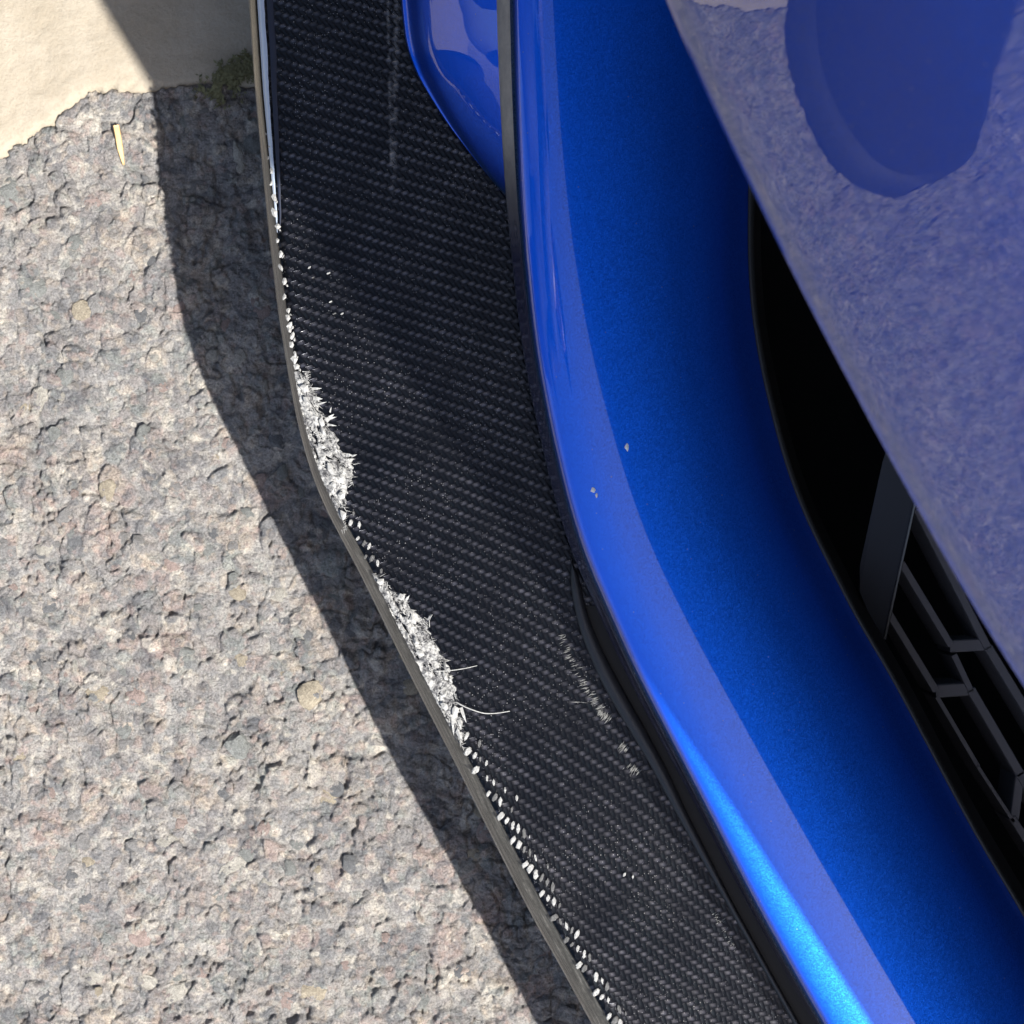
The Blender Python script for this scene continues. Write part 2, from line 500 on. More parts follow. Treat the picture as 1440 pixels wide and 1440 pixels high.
def build_ground():
    xs = axis(-0.172, 0.030, 0.00045, -0.56, 0.06, 0.0013, 40.0)
    ys = axis(-0.170, 0.142, 0.00045, -0.40, 0.19, 0.0013, 40.0)
    X, Y = np.meshgrid(xs, ys, indexing='ij')
    h, col = asphalt_field(X, Y)
    b = border(X, Y)
    h = h - 0.0030 - 0.030 * sstep(0.0, 0.004, b)
    # where the sheet gets coarse, relief and stones are left to the material
    sp = np.maximum(np.gradient(xs)[:, None], np.gradient(ys)[None, :])
    cf = sstep(0.0014, 0.0045, sp)[..., None]
    col = col * (1 - cf) + np.array([0.235, 0.227, 0.218]) * cf  # far tone darkened for the self-shadow of relief the sheet lacks
    h = h * (1 - cf[..., 0])
    far = sstep(0.5, 1.2, np.maximum(np.abs(X), np.abs(Y)))
    h = h * (1 - far) - 0.002 * far - 0.03 * far * sstep(0.0, 0.004, b)
    G = np.stack([X, Y, h], -1)
    o = grid_mesh('asphalt', G, ASPHALT)
    at = o.data.color_attributes.new('Col', 'FLOAT_COLOR', 'POINT')
    ca = np.ones((len(o.data.vertices), 4), dtype=np.float32); ca[:, :3] = col.reshape(-1, 3)
    at.data.foreach_set('color', ca.reshape(-1))
    struct(o)
    # concrete slab, a little dished towards the gutter
    xs = axis(-0.185, 0.0, 0.0010, -0.80, 0.20, 0.004, 40.0)
    ys = np.concatenate([np.arange(0.02, 0.20, 0.0009), np.arange(0.20, 0.6, 0.004), 0.6 * 1.3 ** np.arange(0, 17)])
    ys = np.concatenate([np.arange(-0.36, 0.02, 0.003), ys])
    X, Y = np.meshgrid(xs, ys, indexing='ij')
    b = border(X, Y)
    z = -0.0010 - 0.10 * np.clip(b - 0.008, 0, 0.06) + 0.00025 * fbm(X * 300, Y * 300, 91, 4) + 0.0008 * fbm(X * 20, Y * 20, 92, 2)
    z = np.where(b > 0, z - 0.0016 * (1 - sstep(0, 0.0025, b)), -0.004 - 0.04 * sstep(0, 0.004, -b))
    o2 = grid_mesh('concrete', np.stack([X, Y, z], -1), CONCRETE)
    struct(o2)
    return o

ground = build_ground()
def ground_z(x, y):
    h, _ = asphalt_field(np.array([x]), np.array([y]))
    return float(h[0]) - 0.003

# loose and worn aggregate, each a stone of its own set in the asphalt
SM = [m_stone('aggregate_grey', (0.25, 0.245, 0.24)), m_stone('aggregate_slate', (0.16, 0.165, 0.172)), m_stone('aggregate_tan', (0.37, 0.325, 0.25)),
      m_stone('aggregate_white', (0.42, 0.40, 0.355)), m_stone('aggregate_pink', (0.34, 0.27, 0.245)), m_stone('aggregate_green', (0.235, 0.245, 0.235))]
def stone_mesh(k):
    rnd = random.Random(100 + k)
    bm = bmesh.new()
    bmesh.ops.create_icosphere(bm, subdivisions=2, radius=1.0)
    planes = [(Vector((rnd.uniform(-1, 1), rnd.uniform(-1, 1), rnd.uniform(-0.4, 1))).normalized(), rnd.uniform(0.62, 0.9)) for _ in range(9)]
    for v in bm.verts:
        for n, d in planes:
            e = v.co.dot(n) - d
            if e > 0:
                v.co -= n * e
        v.co *= 1 + rnd.uniform(-0.09, 0.09)
        v.co.z *= 0.5
        if v.co.z < -0.25: v.co.z = -0.25
    me = bpy.data.meshes.new('stone')
    bm.to_mesh(me); bm.free()
    me.materials.append(SM[0])
    return me
STM = [stone_mesh(k) for k in range(10)]
def add_stone(u, v, r, mi, squash=1.0):
    x, y, _ = P(u, v, 0.0)
    if border(np.array([x]), np.array([y]))[0] > -0.002:
        return
    me = random.choice(STM)
    o = bpy.data.objects.new('stone', me)
    C.objects.link(o)
    o.material_slots[0].link = 'OBJECT'; o.material_slots[0].material = SM[mi]
    R = r * CAM_H / FPX
    o.scale = (R, R * squash, R * 0.75)
    o.rotation_euler = (random.uniform(-.15, .15), random.uniform(-.15, .15), random.uniform(0, 6.28))
    o.location = (x, y, ground_z(x, y) - R * 0.22)
    o.parent = ground
for (u, v, r, mi, q) in [(328, 1222, 25, 3, .8), (437, 975, 20, 2, 1.3), (310, 1115, 15, 1, .8), (25, 1065, 17, 2, .8), (133, 972, 14, 2, .8), (140, 975, 20, 2, .7),
                         (203, 1388, 22, 3, 1.2), (245, 1397, 22, 3, .6), (92, 948, 7, 4, .8), (44, 998, 7, 4, .8), (186, 957, 6, 4, 1.), (283, 1370, 12, 4, .8),
                         (255, 1160, 13, 4, .8), (235, 1185, 18, 3, .7), (335, 1050, 22, 5, .9), (122, 1265, 18, 1, .8), (440, 1395, 20, 2, 1.2), (385, 1385, 8, 4, 1.),
                         (370, 1165, 12, 4, 1.), (45, 405, 22, 5, .8), (135, 430, 24, 0, .8), (105, 340, 14, 5, .8), (250, 430, 16, 4, .7), (130, 280, 22, 4, .6),
                         (10, 270, 22, 5, 1.), (205, 610, 14, 5, 1.), (55, 560, 20, 3, .7), (340, 930, 14, 2, 1.), (335, 220, 26, 3, .4), (300, 500, 12, 3, .8),
                         (270, 265, 18, 0, .4), (320, 240, 14, 1, .8), (460, 820, 20, 0, .8), (150, 690, 18, 2, .8), (60, 770, 16, 3, .7), (240, 800, 20, 4, .6)]:
    add_stone(u, v, r, mi, q)
_n = 0
while _n < 190:
    u = random.uniform(0, 820); v = random.uniform(130, 1440)
    # keep to the ground that shows beside the splitter
    if u > np.interp(v, [0, 560, 1440], [350, 415, 830]) - 6:
        continue
    _n += 1
    add_stone(u, v, random.choice([6, 7, 8, 9, 10, 12, 14, 17]), random.choice([0, 0, 0, 1, 1, 2, 3, 4, 5, 5]), random.uniform(.6, 1.2))

# ------------------------------------------------------------ the car
car = bpy.data.objects.new('car', None)
C.objects.link(car)
car['label'] = 'bright blue metallic car seen at its front corner, with a scraped and splintered carbon splitter'
car['category'] = 'car'

VS = np.concatenate([np.arange(-2500, -100, 80), np.arange(-100, 1600, 7), np.arange(1600, 6000, 80)]).astype(float)

# splitter -----------------------------------------------------------
Bv = curve([(-1500, 330), (-600, 325), (-200, 337), (0, 350), (120, 358), (240, 369), (340, 379), (440, 391), (520, 404), (590, 417), (640, 430), (680, 443), (720, 460),
            (796, 501), (892, 548), (988, 596), (1083, 645), (1160, 683), (1240, 723), (1300, 754), (1350, 783), (1440, 832), (2200, 1240), (3400, 1880)], 16)
SWd = curve([(-600, 12), (0, 9), (200, 9), (440, 12), (540, 11), (640, 13), (720, 17), (900, 20), (1083, 21), (1440, 25), (2500, 30)], 60)
Lv = curve([(-1500, 690), (-400, 692), (0, 698), (100, 701), (200, 706), (280, 711), (360, 719), (470, 731), (540, 743), (600, 756), (690, 776), (790, 807), (840, 832),
            (925, 868), (1004, 909), (1120, 971), (1272, 1050), (1397, 1121), (1440, 1146), (2200, 1590), (3400, 2290)], 38)
ZS = 0.095
_g = np.arange(-2600, 5200, 4.0)
_q = np.cumsum(4.0 / np.interp(_g, [700, 1150], [16.2, 20.4]))
_k = np.cumsum(4.0 * np.interp(_g, [700, 1150], [0.28, 0.46]))
def Qof(w): return np.interp(w, _g, _q)
def Kof(v): return np.interp(v, _g, _k)
def theta(v):
    return np.interp(v, [-500, 500, 750, 1250, 2500], [0.33, 0.33, 0.42, 0.72, 0.8])
cols, uvs, uv2 = [], [], []
rail_t = [0.0, 0.25, 0.6, 1.0]
for v in VS:
    T = Bv(v) + SWd(v)
    R = Lv(v) + 230
    prof = []          # (u, z)
    up = 0.55
    kr = 1 - float(sstep(120, 430, v))          # the rim is rolled over towards the wheel
    prof.append((T, ZS - 0.0006 - 0.0022 * kr))
    # upturned band behind the rim, then flat
    for d, z in ((1.0, ZS + 0.0002 - 0.0025 * kr), (2.5, ZS + 0.0008 * up - .0024 * kr), (5, ZS + 0.0011 * up - .0019 * kr), (9, ZS + 0.00125 * up - .0013 * kr), (14, ZS + 0.0011 * up - .0009 * kr), (22, ZS + 0.00065 * up - .0004 * kr), (32, ZS + 0.00025 - .0004 * kr), (46, ZS + 0.00005), (64, ZS), (110, ZS)):
        prof.append((T + d, z))
    n = 12
    for k in range(1, n + 1):
        prof.append((T + 110 + (R - T - 110) * k / n, ZS))
    cols.append([P(u, v, z) for u, z in prof])
    # same plan position for all, weave measured in the plane of the sheet
    row, r2 = [], []
    for u, z in prof:
        Pp = (u + Kof(v)) / 10.8
        Q = Qof(v - (u - 600) * theta(v))
        row.append((Pp + 2 * Q, Pp - 2 * Q)); r2.append((u / 1000, v / 1000))
    uvs.append(row); uv2.append(r2)
splitter_cols = cols
splitter = grid_mesh('splitter', np.array(cols), CARBON, car, flip=False, uv=np.array(uvs), uv2=np.array(uv2))
# laminate edge + underside
cols, uv2 = [], []
for v in VS:
    Bq = Bv(v); w = SWd(v); kr = 1 - float(sstep(120, 430, v)); kz = 1 - .25 * kr
    prof = [(Bq + w, ZS - 0.0006), (Bq + w * 0.82, ZS - 0.0014), (Bq + w * 0.45, ZS - 0.0040), (Bq + w * 0.36, ZS - 0.0046), (Bq + w * 0.12, ZS - 0.0072), (Bq, ZS - 0.0088), (Bq + 1.0, ZS - 0.0100), (Bq + 30, ZS - 0.0100), (Lv(v) + 230, ZS - 0.0100)]
    prof = [(u, (ZS - .0088) + (z - (ZS - .0088)) * (kz if z > ZS - .0088 else 1)) for u, z in prof]
    cols.append([P(u, v, z) for u, z in prof])
    uv2.append([(k * 0.35, v / 100) for k in range(len(prof))])
edge = grid_mesh('laminate_edge', np.array(cols), LAMIN, splitter, flip=True, uv2=np.array(uv2))

# sky reflection painted as pale and blue strips along the rim towards the wheel
_sky_pale = m_simple('pale_rim_sky_reflection', (0.42, 0.48, 0.58), 0.25, coat=1.0, var=0.12, vscale=250)
_sky_blue = m_simple('blue_rim_sky_reflection', (0.008, 0.013, 0.032), 0.6, var=0.25, vscale=250)
def rim_strip(name, d0, d1, v1, mat, lift):
    G = []
    for i, v in enumerate(VS):
        if v > v1: break
        w = (v1 - v) / 260.0; w = min(1.0, max(w, 0)) ** .6
        row = splitter_rows[i]
        dd = np.array([1.0, 2.5, 5, 9, 14, 22, 32, 46])
        a = d0 * (0.3 + .7 * w) if d0 > 2 else d0; b = a + (d1 - d0) * w + 0.05
        b += .6 * float(fbm(np.array([v / 9.0]), np.array([1.0]), 9, 2)[0])
        T = float(TAf(v))
        G.append([P(T + d, v, float(np.interp(d, dd, row[1:9, 2])) + lift - (.0003 if k in (0, 4) else 0)) for k, d in enumerate(np.linspace(a, max(b, a + .2), 5))])
    return grid_mesh(name, np.array(G), mat, splitter)
TAf = lambda v: Bv(v) + SWd(v)
splitter_rows = np.array(splitter_cols)
rim_strip('rim_sky_reflection', 1.0, 14.0, 330, _sky_pale, .00012)
rim_strip('rim_sky_reflection', 13.6, 27.0, 330, _sky_blue, .00010)

# splintered patches ---------------------------------------------------
def frayed(name, outer, inner, seed, vstep=1.6, nu=26, lift=0.0011):
    ov, ou = [p[0] for p in outer], [p[1] for p in outer]
    iv, iu = [p[0] for p in inner], [p[1] for p in inner]
    v0, v1 = max(ov[0], iv[0]), min(ov[-1], iv[-1])
    vs = np.arange(v0, v1, vstep)
    rnd = np.random.RandomState(seed)
    jag = np.convolve(rnd.uniform(-1, 1, len(vs) + 4), [.1, .2, .4, .2, .1], 'valid') * 6
    spk = np.where(rnd.rand(len(vs)) > 0.93, rnd.uniform(2, 6, len(vs)), 0)
    G = []
    for i, v in enumerate(vs):
        a = np.interp(v, ov, ou) + rnd.uniform(-0.8, 0.8)
        b = np.interp(v, iv, iu) + jag[i] + spk[i]
        b = max(b, a + 1.5)
        t = np.linspace(0, 1, nu)
        u = a + (b - a) * t
        vv = v + rnd.uniform(-0.3, 0.3, nu) + (t - .5) * 2.5 * fbm(np.full(nu, v / 9.0), t * 2, seed + 8, 2)
        n = fbm(u / 13.0, vv / 13.0, seed, 4, 0.6) * 0.0010 + np.abs(fbm(u / 4.0 + v * .1, vv / 16.0, seed + 3, 2)) * 0.0006
        n -= 0.0016 * (1 - sstep(0, .10, np.abs(fbm((u - .45 * vv) / 9.0, vv / 45.0, seed + 30, 2))))
        z = ZS + lift * (0.45 + 0.55 * np.sin(np.pi * np.clip(t, 0, 1)) ** 0.6) + n - 0.0012 * (t > 0.97) * (spk[i] == 0)
        G.append(np.array([P(uu, w, zz) for uu, w, zz in zip(u, vv, z)]))
    return grid_mesh(name, np.array(G), FRAY, splitter, smooth=False, flip=False)

TA = lambda v: float(Bv(v) + SWd(v))
outA = [(v, TA(v) - 3) for v in np.arange(522, 748, 8.0)]
inA = [(522, 432), (535, 435), (548, 440), (560, 450), (575, 450), (590, 459), (600, 464), (620, 474), (640, 486), (648, 496), (662, 498), (676, 497), (688, 489), (705, 484), (722, 487), (735, 482), (746, 480)]
fA = frayed('splintered_resin', outA, inA, 5)
fA['label'] = 'upper splintered white patch on the rim'
outB = [(v, TA(v) - 2) for v in np.arange(806, 1052, 8.0)]
inB = [(806, 528), (812, 537), (828, 550), (840, 572), (857, 577), (869, 599), (888, 604), (911, 616), (936, 632), (956, 636), (978, 642), (991, 641), (1003, 646), (1016, 652), (1026, 649), (1040, 648), (1052, 652)]
fB = frayed('splintered_resin', outB, inB, 15)
fB['label'] = 'lower splintered white patch on the rim'

def shard(u, v, du, dv, w, z0, z1, parent, name='resin_shard', mat=None):
    """thin pointed sliver from (u,v) reaching (u+du, v+dv)"""
    a = P(u, v, z0); b = P(u + du, v + dv, z1)
    d = b - a; s = np.array([-d[1], d[0], 0]); s /= max(np.linalg.norm(s), 1e-9)
    k = w / 4965.0
    m_ = (a + b) / 2 + np.array([0, 0, 0.0003])
    V = [a + s * k, a - s * k, m_ - s * k * 0.8, b, m_ + s * k * 0.7, (a + b) / 2 - np.array([0, 0, 0.0003])]
    F = [(0, 1, 2, 4), (4, 2, 3), (1, 0, 5), (1, 5, 2), (0, 4, 5), (4, 3, 5), (3, 2, 5)]
    return mesh_obj(name, V, F, mat or CHIP, parent)
for (u, v, du, dv, w) in [(438, 547, 15, -1, 2.2), (440, 560, 14, 1, 3.2), (446, 569, 14, -4, 1.4), (458, 592, 12, -10, 3.5), (460, 597, 14, 2, 1.6), (464, 580, 2, -8, 1.2), (459, 590, 15, -4, 2.0),
                          (494, 642, 8, -3, 1.5), (486, 640, 10, 0, 3.0), (601, 872, 6, -9, 1.3), (570, 845, 6, -8, 2.0), (648, 995, 8, 22, 2.6), (636, 1005, 2, 30, 2.0), (645, 1012, 4, 14, 2.6)]:
    shard(u, v, du, dv, w, ZS + 0.0014, ZS + 0.0022, splitter)
# row of small lifted flakes along the rim, top to first splintered patch
def flake(u, v, a, b, rot, seed, up_=0.0):
    rnd = random.Random(seed)
    V = []; n = rnd.choice((5, 6, 7))
    c = P(u, v, ZS + 0.0016 + up_)
    for k in range(n):
        t = 2 * math.pi * k / n
        r = 1 + rnd.uniform(-.45, .4)
        x = a * r * math.cos(t); y = b * r * math.sin(t)
        V.append(c + np.array([(x * math.cos(rot) - y * math.sin(rot)), (x * math.sin(rot) + y * math.cos(rot)), 0]) / 4965 + np.array([0, 0, -0.0003 + rnd.uniform(-.0002, .0003)]))
    V.append(c + np.array([0, 0, 0.0004])); V.append(c - np.array([0, 0, 0.0012]))
    F = [(k, (k + 1) % n, n) for k in range(n)] + [((k + 1) % n, k, n + 1) for k in range(n)]
    return mesh_obj('resin_flake', V, F, CHIP, splitter)
fl = [(188, 1.0, 2), (206, 1.5, 2), (222, 2.0, 3), (240, 2.2, 4), (258, 3.2, 5), (279, 3.5, 6), (298, 3.5, 6), (318, 3.6, 6), (338, 3.3, 5), (356, 3.0, 5), (375, 3.2, 5), (396, 2.8, 4.5), (418, 3.0, 4), (437, 3.0, 3.5), (447, 4.0, 5),
      (456, 5.0, 6), (463, 3.5, 5), (472, 3.5, 5), (485, 4.6, 6), (497, 3.0, 4), (506, 4.4, 5), (515, 4.2, 4)]
for k, (v, a, b) in enumerate(fl):
    flake(TA(v) + 0.5 + (2.5 if k % 2 else 0.0), v, a, b * 1.1, random.uniform(-.5, .5), k)
    if k > 3 and k % 2:
        flake(TA(v) + 6.0, v + 5, 1.8, 2.6, random.uniform(-.8, .8), k + 60)
# two loose fibres curling out of the lower patch
def fibre(pts, r):
    pts = np.array([P(u, v, z) for u, v, z in pts])
    q = catmull(pts, 6)
    V, F = tube(q, r, 5, np.linspace(1, 0.6, len(q)))
    mesh_obj('carbon_fibre_strand', V, F, CHIP, splitter, True)
fibre([(611, 944, ZS + .0018), (632, 943, ZS + .0026), (653, 940, ZS + .0024), (671, 936, ZS + .0018)], 0.00018)
fibre([(641, 987, ZS + .0016), (652, 993, ZS + .0024), (664, 998, ZS + .0028), (681, 1003, ZS + .0028), (697, 1003, ZS + .0022), (717, 1000, ZS + .0012)], 0.00022)
fibre([(604, 882, ZS + .0018), (604, 872, ZS + .0026), (608, 864, ZS + .0026)], 0.00012)

# rubbed rim tows with sun glints painted in: one small bright float each
def tow(u, v, L, W, rot, seed, hatch):
    rnd = random.Random(seed)
    c = P(u, v, ZS + 0.0012)
    V, F = [], []
    n = 6; ex = rnd.uniform(1.1, 5); rot += rnd.uniform(-.2, .2)
    for i in range(n):
        y = -1 + 2 * i / (n - 1)
        y0 = y * L
        wv = W * max(0.12, 1 - abs(y) ** ex) * rnd.uniform(.7, 1.2)
        for k in range(4):
            x = (-1 + 2 * k / 3) * wv + rnd.uniform(-.25, .25) + y * W * .55
            h = (1 - y * y) * .0002 * (1 - 0.5 * (x / W) ** 2) + (.00012 * (k % 2) if hatch else 0)
            V.append(c + np.array([(x * math.cos(rot) - y0 * math.sin(rot)) / 4965, (x * math.sin(rot) + y0 * math.cos(rot)) / 4965, h - .0002]))
    for i in range(n - 1):
        for k in range(3):
            a = i * 4 + k; F.append((a, a + 1, a + 5, a + 4))
    k0 = len(V); V.append(c - np.array([0, 0, .0015]))
    ring = [0, 1, 2, 3, 7, 11, 15, 19, 23, 22, 21, 20, 16, 12, 8, 4]
    F += [(ring[(q + 1) % 16], ring[q], k0) for q in range(16)]
    return mesh_obj('worn_tow_glint', V, F, TOW if rnd.random() < .6 else TOW2, splitter, True)
TOW = m_simple('rubbed_tow_glint', (0.40, 0.40, 0.39), 0.35, metallic=0.2, bump=(2600, 0.0006), var=0.75, vscale=1500)
TOW2 = m_simple('dull_rubbed_tow_glint', (0.12, 0.12, 0.12), 0.4, metallic=0.2, bump=(2600, 0.0006), var=0.75, vscale=1500)
def lattice(PP, QQ):
    u, v = 700.0, 1200.0
    for _ in range(200):
        v1 = float(np.interp(QQ, _q, _g)) + (u - 600) * float(theta(v)); u1 = 10.8 * PP - float(Kof(v))
        u += (u1 - u) * .3; v += (v1 - v) * .3
    return u, v
_Q0 = int(Qof(500.0)); _Q1 = int(Qof(1500.0))
_P0 = int((600 + Kof(1000.0)) / 10.8); _P1 = int((950 + Kof(1500.0)) / 10.8)
for n in range(_Q0, _Q1):
    for p in range(_P0, _P1):
        u, v = lattice(p + .25, n + .125)
        if not 1030 < v < 1450: continue
        d = u - TA(v)
        if d < 2 or d > 42: continue
        rr = random.Random(n * 131 + p)
        if rr.random() < (0.65 if d > 28 else 0.2): continue
        f = rr.uniform(.6, 1.15) * (1.0 if d < 30 else 0.6)
        u += rr.uniform(-.8, .8); v += rr.uniform(-1, 1)
        if d < 12: tow(u, v, 5.6 * f, 5.2 * f, 0.25 + rr.uniform(-.2, .2), n * 7 + p, True)
        else: tow(u, v, 6.6 * f, 2.9 * f * rr.uniform(.8, 1.2), 0.20 + rr.uniform(-.2, .2), n * 7 + p, False)

for (u, v, L_, W_, r_) in [(493, 735, 4, 4, .6), (505, 738, 5, 3, .3), (512, 764, 4, 5, .5), (519, 768, 5, 2.6, .2), (503, 757, 3, 3, .2), (523, 785, 4, 4, .5), (531, 792, 5, 2.4, .3), (514, 783, 3, 3, .2), (536, 803, 3.5, 2.2, .3),
                           (497, 722, 4, 2.2, .2), (462, 384, 1.6, 2.6, .3), (470, 441, 1.6, 2.8, .2), (481, 441, 1.6, 2.4, .2), (465, 424, 1.5, 2.6, .2), (435, 376, 1.6, 2.4, .2), (440, 390, 1.4, 2.2, .2), (878, 1230, 2.6, 2.6, .3), (890, 1233, 3, 1.6, .3)]:
    tow(u, v, L_, W_, r_, int(u), W_ > 3.5)
# broken fibres bristling out of the two patches
def bristle(name, inner, n, seed, mat):
    rnd = random.Random(seed); V, F = [], []
    iv = [p[0] for p in inner]; iu = [p[1] for p in inner]
    for _ in range(n):
        v = rnd.uniform(iv[0], iv[-1]); ub = float(np.interp(v, iv, iu)); ua = TA(v)
        u = ua + (ub - ua) * rnd.random() ** .7
        a = rnd.gauss(-1.05, .35) if rnd.random() < .6 else rnd.gauss(.1, .5)
        L_ = rnd.uniform(3, 11) / 4965; w = rnd.uniform(.25, .65) / 4965
        c = P(u, v, ZS + rnd.uniform(.0012, .0022)); d = np.array([math.cos(a), math.sin(a), rnd.uniform(-.1, .25)]) * L_; q = np.array([-math.sin(a), math.cos(a), 0]) * w
        k = len(V); V += [c - q, c + q, c + d * .6 + q * .7, c + d, c + d * .6 - q * .7, c + d * .5 + np.array([0, 0, w])]
        F += [(k, k + 5, k + 1), (k + 1, k + 5, k + 2), (k + 2, k + 5, k + 3), (k + 3, k + 5, k + 4), (k + 4, k + 5, k), (k, k + 1, k + 2, k + 3, k + 4)]
    o = mesh_obj(name, V, F, mat, splitter); o['kind'] = 'stuff'
for q, inner in enumerate((inA, inB)):
    bristle('broken_fibres', inner, 170, 40 + q, CHIP)
    bristle('broken_fibres', inner, 70, 50 + q, TRIMM)
    rnd_ = random.Random(900 + q)
    for k in range(9):        # larger torn plates of resin
        v = inner[0][0] + (inner[-1][0] - inner[0][0]) * (k + rnd_.random()) / 9
        ub = float(np.interp(v, [p[0] for p in inner], [p[1] for p in inner])); ua = TA(v)
        f = rnd_.uniform(.25, .95)
        flake(ua + (ub - ua) * f, v, rnd_.uniform(2.5, 5.5), rnd_.uniform(4, 9), rnd_.uniform(.2, .9), 700 + 20 * q + k, .0010)

# abraded hatching where the trim has rubbed the clear coat
def scuffs(name, path, wid, n, ang, seed, lng):
    rnd = random.Random(seed)
    V, F = [], []
    for _ in range(n):
        t = rnd.random() * (len(path) - 1.001); i = int(t); f = t - i
        u = path[i][0] * (1 - f) + path[i + 1][0] * f + rnd.gauss(0, wid); v = path[i][1] * (1 - f) + path[i + 1][1] * f + rnd.gauss(0, wid * .4)
        a = ang + rnd.gauss(0, .12); L = lng * rnd.uniform(.4, 1); w = rnd.uniform(.3, .75)
        c = P(u, v, ZS + 0.00008); d = np.array([math.cos(a), math.sin(a), 0]) * L / 4965; s = np.array([-math.sin(a), math.cos(a), 0]) * w / 4965
        k = len(V); h = np.array([0, 0, 0.00012])
        V += [c - d, c + s + h * .2, c + d, c - s + h * .2, c + h]
        F += [(k + 1, k, k + 4), (k + 2, k + 1, k + 4), (k + 3, k + 2, k + 4), (k, k + 3, k + 4)]
    o = mesh_obj(name, V, F, SCUFF, splitter)
    o['kind'] = 'stuff'
SCUFF = m_simple('abraded_clear_coat', (0.15, 0.15, 0.145), 0.5, var=0.3, vscale=500)
scuffs('scuff_marks', [(789, 892), (800, 922), (812, 948), (824, 968), (836, 985), (846, 1003)], 2.6, 75, 0.35, 1, 6)
for (a, b, q) in ((850, 1008, 34), (876, 1051, 26), (892, 1083, 26)):
    scuffs('scuff_marks', [(a - 4, b - 5), (a + 4, b + 5)], 4.2, q, 0.9, int(a), 6)
scuffs('scuff_marks', [(1005, 1282), (1016, 1300), (1034, 1336)], 3, 45, 0.6, 3, 2.5)
scuffs('scuff_marks', [(805, 987), (824, 988)], 0.4, 2, -0.04, 4, 11)

# black rubber trim between splitter and bumper -----------------------
TLl = curve([(790, 803), (819, 801), (867, 810), (898, 819), (959, 845), (1014, 877), (1064, 908), (1126, 941), (1188, 975), (1263, 1017), (1397, 1092), (2200, 1540), (3400, 2230)], 14)
TLr = curve([(790, 804.5), (803, 814), (827, 817), (867, 827), (911, 845), (972, 877), (1028, 909), (1086, 940), (1147, 968), (1272, 1032), (1397, 1101), (2200, 1558), (3400, 2250)], 14)
vs = np.concatenate([np.arange(786, 1600, 6), np.arange(1600, 5990, 80)]).astype(float)
G = []
for v in vs:
    a, b = float(TLl(v)), float(TLr(v))
    if v < 850:
        k = sstep(780, 850, v)
        c = 808 + (v - 790) * 0.12
        a = min(a, c); b = max(b, a + 2)
    prof = [(a, ZS - .001), (a, ZS + .0030), (a + 1.2, ZS + .0042), ((a + b) / 2, ZS + .0046), (b - 1.2, ZS + .0042), (b, ZS + .0030), (b, ZS - .001)]
    G.append([P(u, v, z) for u, z in prof])
grid_mesh('rubber_trim', np.array(G), RUBBER, car, flip=False)

G = []
for v in vs:
    a, b, L = float(TLl(v)), float(TLr(v)), float(Lv(v))
    if v < 850: continue
    G.append([P(b - 1, v, ZS + .0005), P((b + L) / 2, v, ZS + .0006), P(L + 40, v, ZS + .0006)])
grid_mesh('gap_dark_sheet', np.array(G), BLACK, car, flip=False)  # black sheet added over the splitter to darken the gap

# lower bumper lip --------------------------------------------------
Gv = curve([(-1500, 1150), (-500, 1085), (0, 1058), (272, 1052), (360, 1051), (440, 1056), (514, 1068), (565, 1080), (617, 1093), (668, 1108), (740, 1136), (790, 1163), (873, 1204), (943, 1248),
            (1027, 1292), (1110, 1336), (1193, 1381), (1260, 1423), (2200, 1950), (3400, 2620)], 34)
Av = curve([(-600, 19), (0, 19), (350, 15), (700, 13), (1000, 11), (1440, 7), (2500, 7)], 80)
G = []; GE = []
for v in VS:
    L = float(Lv(v)); a = float(Av(v)); g = float(Gv(v)); D = g - L - a - 20
    zr = .016 * float(1 - sstep(180, 330, v))
    prof = [(L + 60, .108), (L + 14, .1085 + zr), (L + 4, .1095 + zr), (L, .113 + zr), (L + a * .5, .126 + zr * .5), (L + a, .1375), (L + a + 6, .1413), (L + a + 14, .1432), (L + a + 26, .1442),
            (L + a + 20 + D * .10, .1451), (L + a + 20 + D * .20, .1453), (L + a + 20 + D * .33, .1450), (L + a + 20 + D * .47, .1442), (L + a + 20 + D * .64, .1421), (L + a + 20 + D * .83, .1373), (g, .1285)]
    pts = np.array([P(u, v, z) for u, z in prof])
    q = catmull(pts, 4)
    G.append(q[20:]); GE.append(q[8:21])
bumper = grid_mesh('lower_bumper', np.array(G), PAINT, car, flip=False)

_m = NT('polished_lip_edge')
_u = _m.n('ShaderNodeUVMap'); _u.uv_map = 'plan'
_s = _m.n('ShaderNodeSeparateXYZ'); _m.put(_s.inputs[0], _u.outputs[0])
_t = _m.math('MULTIPLY', _m.math('SUBTRACT', 0.36, _s.outputs[1]), 6.0, clamp=True)     # pale reflection of the ground painted in near the wheel side
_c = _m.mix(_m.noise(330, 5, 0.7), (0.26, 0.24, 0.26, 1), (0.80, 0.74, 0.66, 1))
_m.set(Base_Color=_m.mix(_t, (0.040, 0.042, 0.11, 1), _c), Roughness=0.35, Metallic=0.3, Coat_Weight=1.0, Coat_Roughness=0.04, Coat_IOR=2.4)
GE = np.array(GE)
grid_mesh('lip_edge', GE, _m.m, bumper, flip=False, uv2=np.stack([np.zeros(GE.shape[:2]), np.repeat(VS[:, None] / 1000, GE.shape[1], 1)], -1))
GLINT = m_simple('white_painted_glint', (.85, .85, .82), .4)  # glints on the bumper, painted as small raised white flecks
